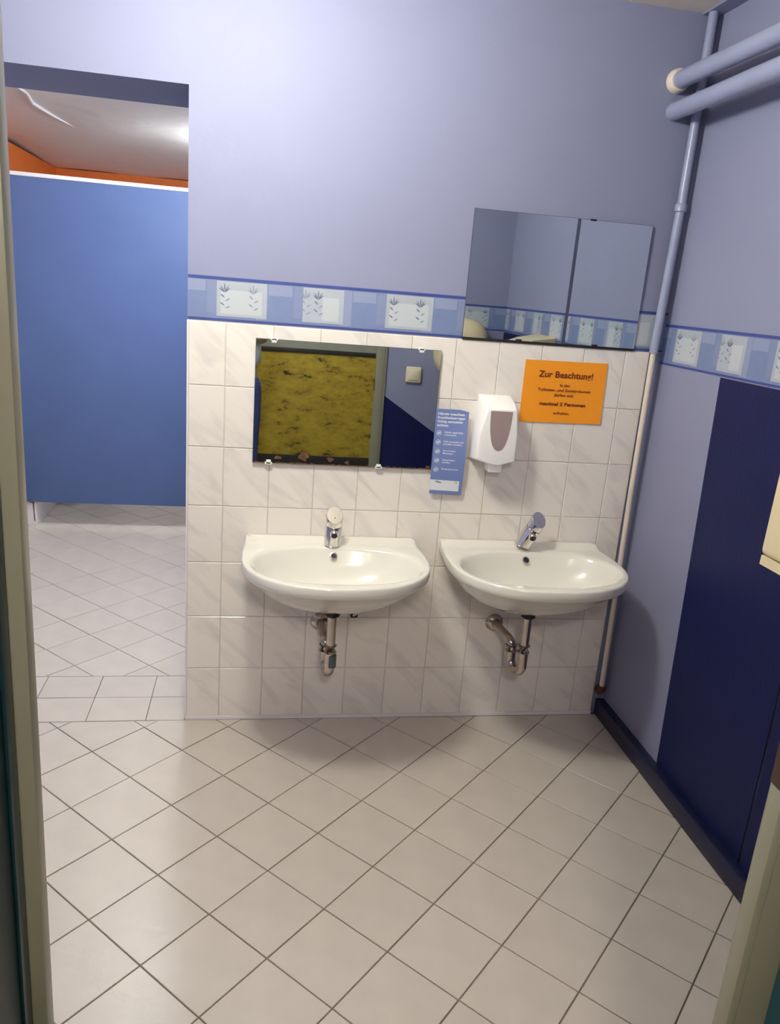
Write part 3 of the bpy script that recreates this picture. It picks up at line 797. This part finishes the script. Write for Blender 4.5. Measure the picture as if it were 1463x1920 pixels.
for body, size, z, wd, b in (('Zur Beachtung!', .030, .058, .196, .0006), ('In den', .013, .023, .036, .0002), ('Toiletten- und Sanitärräumen', .0135, .006, .192, .0002),
                          ('dürfen sich', .0135, -.011, .070, .0002), ('maximal 2 Personen', .0165, -.042, .168, .0005), ('aufhalten.', .0135, -.073, .060, .0002)):
    text_wall('lettering', body, size, .002, z, -.0036, M['ink_red'], nt_, bold=b, width=wd)

# ------------------------------------------------------------------ blue leaflet hanging at the mirror edge
lf = empty('leaflet', (.868, -.014, .881)); tag(lf, 'narrow blue hand washing leaflet hanging at the lower mirror edge', 'leaflet')
bm = bmesh.new(); F = []; Bk = []; nx_, nz_ = 10, 24
def lsurf(s, t):
    x = (-.0555+.114*s)+.002*(1-t); z = .294*t-.003*s*(1-t)-(.006*max(0, s-.75)*4 if t > .97 else 0)
    y = -.002-.010*math.sin(PI*min(1, t*1.05))*s-.004*max(0, t-.85)*6*s
    return Vector((x, y, z))
for j in range(nz_+1):
    F.append([bm.verts.new(lsurf(i/nx_, j/nz_)) for i in range(nx_+1)])
    Bk.append([bm.verts.new(lsurf(i/nx_, j/nz_)+Vector((0, .0004, 0))) for i in range(nx_+1)])
for j in range(nz_):
    for i in range(nx_):
        f = bm.faces.new((F[j][i], F[j][i+1], F[j+1][i+1], F[j+1][i])); f.material_index = 1 if (1 <= j <= 3 and i < nx_-1) else 0
        bm.faces.new((Bk[j][i], Bk[j+1][i], Bk[j+1][i+1], Bk[j][i+1]))
me = bpy.data.meshes.new('paper'); bm.to_mesh(me); bm.free(); link('paper', me, [M['paper_blue'], M['paper_white']], lf, smooth=True)
def ltext(body, size, s, t, wd, m, bold=.0002):
    me = text_mesh(body, size, 'LEFT', bold); xs_ = [v.co.x for v in me.vertices]; k = wd/(max(xs_)-min(xs_))
    for v in me.vertices:
        ss = s+v.co.x*k/.114; tt = t+v.co.y/.294
        v.co = lsurf(ss, min(.99, tt))+Vector((0, -.0006-v.co.z, 0))
    link('lettering', me, m, lf)
for i, (tx, wd) in enumerate((('Hände waschen.', .094), ('Krankheitserreger', .096), ('richtig vermeiden', .088), ('schützen.', .040))):
    ltext(tx, .0115, .06, .945-.044*i, wd, M['paper_white'], .0004)
for i, (a, b, w1, w2) in enumerate((('Hände regelmäßig', 'waschen', .064, .042), ('Seife verwenden und', 'gründlich verreiben', .068, .064), ('Nicht ins Gesicht', 'fassen', .044, .036), ('Abstand halten', 'und lüften', .044, .028), ('Richtig abtrocknen', '', .058, 0))):
    tz = .735-.108*i
    ltext(a, .0075, .30, tz, w1, M['paper_white'])
    if b: ltext(b, .0075, .30, tz-.030, w2, M['paper_white'])
    bm = bmesh.new(); c0 = (.14, tz-.012); n = 18
    for rr0, rr1 in ((.0085, .0070),):
        va = [bm.verts.new(lsurf(c0[0]+rr0*math.cos(2*PI*k/n)/.114, c0[1]+rr0*math.sin(2*PI*k/n)/.294)+Vector((0, -.0007, 0))) for k in range(n)]
        vb = [bm.verts.new(lsurf(c0[0]+rr1*math.cos(2*PI*k/n)/.114, c0[1]+rr1*math.sin(2*PI*k/n)/.294)+Vector((0, -.0007, 0))) for k in range(n)]
        for k in range(n): bm.faces.new((va[k], va[(k+1) % n], vb[(k+1) % n], vb[k]))
    for q in range(2):
        cc = (c0[0]+(-.02+.04*q), c0[1]+(.004 if q else -.004)); bm.faces.new([bm.verts.new(lsurf(cc[0]+.0032*math.cos(2*PI*k/8)/.114, cc[1]+.0032*math.sin(2*PI*k/8)/.294)+Vector((0, -.0007, 0))) for k in range(8)])
    obj('icon', bm, M['paper_white'], lf)
for P_ in (((.12, .155), (.2, .158), (.36, .140), (.33, .132), (.24, .134)), ((.74, .150), (.83, .150), (.83, .138), (.80, .138), (.80, .145), (.74, .145))):
    bm = bmesh.new(); bm.faces.new([bm.verts.new(lsurf(s, t)+Vector((0, -.0007, 0))) for s, t in P_]); obj('emblem', bm, M['ink_grey'], lf)

# ------------------------------------------------------------------ right wall fixtures
td = empty('towel_dispenser', (XP, -1.125, 1.0)); tag(td, 'cream paper towel dispenser cut by the right picture edge', 'towel dispenser')
bm = bmesh.new()
prof = [(0, .395), (-.11, .372), (-.181, .345), (-.195, .325), (-.199, .03), (-.195, .018), (0, .018)]
prism(bm, prof, lambda u, v, t: Vector((u, t, v)), -.125, .128)
ed = [e_ for e_ in bm.edges]
bmesh.ops.bevel(bm, geom=ed, offset=.006, segments=2, profile=.5, affect='EDGES')
obj('cover', bm, M['plastic_cream'], td, angle=35)
bm = bmesh.new(); prism(bm, [(0, .016), (-.196, .016), (-.197, -.006), (-.11, -.036), (0, -.03)], lambda u, v, t: Vector((u, t, v)), -.123, .126)
obj('tray', bm, M['plastic_cream'], td)
bm = bmesh.new(); box(bm, -.095, -.05, -.09, .05, -.075, -.034); obj('paper_towel', bm, M['paper_white'], td)

hdv = empty('hand_dryer', (1.33, YE, 1.10)); tag(hdv, 'rounded cream hand dryer on the entrance wall seen in the upper mirror', 'hand dryer')
bm = bmesh.new(); R = []
def dome(k, n, rx, rz):
    a = 2*PI*k/n; c_, s_ = math.cos(a), math.sin(a); p_ = 2.6
    return (rx*math.copysign(abs(c_)**(2/p_), c_), rz*math.copysign(abs(s_)**(2/p_), s_))
for y_, f_ in ((0, 1), (.10, 1), (.14, .93), (.165, .75), (.178, .45), (.182, .1)):
    R.append([bm.verts.new((dome(k, 48, .145*f_, .165*f_)[0], y_, .165+dome(k, 48, .145*f_, .165*f_)[1])) for k in range(48)])
for A, B in zip(R, R[1:]):
    for k in range(48): bm.faces.new((A[k], A[(k+1) % 48], B[(k+1) % 48], B[k]))
bm.faces.new(R[0][::-1]); bm.faces.new(R[-1])
obj('cover', bm, M['plastic_cream'], hdv, angle=60)
tubeo('nozzle', [(0, .09, .03), (0, .09, -.015), (0, .10, -.045)], [.03, .03, .028], M['chrome_dull'], hdv)
tubeo('button', [(0, .178, .18), (0, .190, .18)], .02, M['chrome_dull'], hdv)

ls = empty('light_switch', (1.082, YE, 1.098)); tag(ls, 'square cream light switch on the entrance wall seen in the lower mirror', 'light switch')
boxo('plate', (-.044, .044, 0, .018, -.044, .044), M['switch'], ls, bev=.008, seg=3)
boxo('rocker', (-.030, .030, .012, .024, -.030, .030), M['switch'], ls, bev=.004)

# ------------------------------------------------------------------ photographer, visible only at the left edge of the lower mirror
def skin_body(name, verts, edges, radii, m, parent, sub_=2, root=0):
    me = bpy.data.meshes.new(name); me.from_pydata(verts, edges, [])
    o = bpy.data.objects.new(name, me); COL.objects.link(o)
    o.modifiers.new('skin', 'SKIN')
    if not me.skin_vertices: me.attributes
    for i, r_ in enumerate(radii):
        rr = r_ if isinstance(r_, tuple) else (r_, r_); me.skin_vertices[0].data[i].radius = rr
        me.skin_vertices[0].data[i].use_root = (i == root)
    o.modifiers['skin'].use_smooth_shade = True
    s_ = o.modifiers.new('sub', 'SUBSURF'); s_.levels = sub_; s_.render_levels = sub_
    dg = bpy.context.evaluated_depsgraph_get(); dg.update()
    me2 = bpy.data.meshes.new_from_object(o.evaluated_get(dg)); bpy.data.objects.remove(o)
    me2.materials.clear()
    return link(name, me2, m, parent, smooth=True)
PX, PYY = .062, -2.96
pe = empty('person', (PX, PYY, 0)); tag(pe, 'person in white shirt and blue jeans at the left edge of the lower mirror', 'person')
ph = Vector((CAM.x-.005-PX, CAM.y-.055-PYY, CAM.z))   # phone centre in body space
# body: one continuous skin
bv = [(0, 0, .92), (0, 0, 1.08), (0, .005, 1.25), (0, 0, 1.36), (0, .005, 1.45), (0, .02, 1.50)]
be = [(0, 1), (1, 2), (2, 3), (3, 4), (4, 5)]
br = [(.14, .10), (.125, .09), (.14, .10), (.10, .08), (.052, .052), (.05, .05)]
def add(p, r_, par):
    bv.append(p); br.append(r_); be.append((par, len(bv)-1)); return len(bv)-1
for s in (-1, 1):
    h_ = add((s*.095, 0, .86), (.088, .09), 0); k_ = add((s*.10, .015, .49), (.058, .06), h_); an = add((s*.10, -.01, .10), (.038, .04), k_); hl = add((s*.105, .02, .045), (.036, .036), an); add((s*.115, .13, .03), (.034, .026), hl)
    sh = add((s*.165, -.005, 1.375), (.055, .055), 3)
    el = add(((.165 if s > 0 else -.155), .12, 1.145), (.043, .043), sh)
    wr = add((ph.x+s*.075-(.0), ph.y-.045, ph.z-.075), (.027, .030), el)
    add((ph.x+s*.07, ph.y-.030, ph.z-.035), (.030, .018), wr)
body = skin_body('body', bv, be, br, M['skin'], pe)
# fingers, grown from the palms around the phone
for s in (-1, 1):
    base = Vector((ph.x+s*.07, ph.y-.028, ph.z-.02))
    for q, ln in enumerate((.062, .070, .066, .052)):
        b0 = base+Vector((s*.004, 0, .030-.018*q)); 
        tubeo('finger', [b0, b0+Vector((s*.014, .012, .003)), b0+Vector((s*.006, .026, .004)), b0+Vector((-s*ln*.35, .030, .004))], [.009, .0088, .008, .0065], M['skin'], body, n=10, angle=180)
    t0 = base+Vector((-s*.006, -.006, -.015))
    tubeo('thumb', [t0, t0+Vector((-s*.016, -.002, .016)), t0+Vector((-s*.026, .000, .036))], [.0105, .010, .0075], M['skin'], body, n=10, angle=180)
# head
bm = bmesh.new(); bmesh.ops.create_uvsphere(bm, u_segments=32, v_segments=24, radius=1)
for v in bm.verts:
    x, y, z = v.co
    jaw = 1-.28*max(0, -z)**1.5
    v.co = Vector((x*.075*jaw, y*.094*(1-.1*max(0, -z))+.03, z*.115+1.605))
    if y > .8 and abs(x) < .22 and -.35 < z < .1: v.co.y += .020*(1-abs(x)/.22)*(1-abs(z+.18)/.3)   # nose
    if abs(x) in () : pass
for s in (-1, 1):
    r_ = bmesh.ops.create_uvsphere(bm, u_segments=12, v_segments=8, radius=1)
    for v in r_['verts']: v.co = Vector((s*.076+v.co.x*.010, .025+v.co.y*.020, 1.60+v.co.z*.032))
hd = obj('head', bm, M['skin'], pe, smooth=True)
for s in (-1, 1):
    bm = bmesh.new(); bmesh.ops.create_uvsphere(bm, u_segments=12, v_segments=8, radius=.011)
    for v in bm.verts: v.co = v.co+Vector((s*.030, .108, 1.612))
    obj('eye', bm, M['dark_plastic'], hd, smooth=True)
bm = bmesh.new(); tube(bm, [(-.022, .106, 1.548), (0, .117, 1.546), (.022, .106, 1.548)], [.003, .006, .003], 10); obj('mouth', bm, M['ink_red'], hd, smooth=True)
bm = bmesh.new(); bmesh.ops.create_uvsphere(bm, u_segments=32, v_segments=24, radius=1)
bmesh.ops.delete(bm, geom=[v for v in bm.verts if v.co.z < -.55 or (v.co.y > .45 and v.co.z < .45)], context='VERTS')
for v in bm.verts: v.co = Vector((v.co.x*.085, v.co.y*.104+.022, v.co.z*.122+1.612))
obj('hair', bm, M['hair'], pe, smooth=True)
# clothes follow the body
tv = [(0, 0, .935), (0, 0, 1.08), (0, .005, 1.25), (0, 0, 1.37), (0, .004, 1.43)]
te = [(0, 1), (1, 2), (2, 3), (3, 4)]; tr2 = [(.200, .14), (.188, .125), (.168, .12), (.12, .09), (.062, .062)]
for s in (-1, 1):
    tv.append((s*.168, -.003, 1.375)); tr2.append((.066, .066)); te.append((3, len(tv)-1))
    tv.append(((.168 if s > 0 else -.158), .085, 1.20)); tr2.append((.058, .058)); te.append((len(tv)-2, len(tv)-1))
skin_body('shirt', tv, te, tr2, M['shirt'], pe)
jv = [(0, 0, .94), (0, 0, .90)]; je = [(0, 1)]; jr = [(.168, .118), (.175, .122)]
for s in (-1, 1):
    jv += [(s*.098, 0, .80), (s*.10, .014, .49), (s*.10, -.008, .10)]; k = len(jv); je += [(1, k-3), (k-3, k-2), (k-2, k-1)]; jr += [(.098, .10), (.074, .076), (.066, .068)]
skin_body('jeans', jv, je, jr, M['jeans'], pe)
for s in (-1, 1):
    bm = bmesh.new(); box(bm, s*.11-.045, s*.11+.045, -.06, .19, 0, .075, bev=.03, seg=3); obj('shoe', bm, M['shoe'], pe, angle=60)
sm = empty('smartphone', (CAM.x-.005, CAM.y-.055, CAM.z-.04)); tag(sm, 'dark smartphone held up by the person taking the picture', 'smartphone')
boxo('case', (-.037, .037, -.005, .004, -.035, .115), M['dark_plastic'], sm, bev=.003)
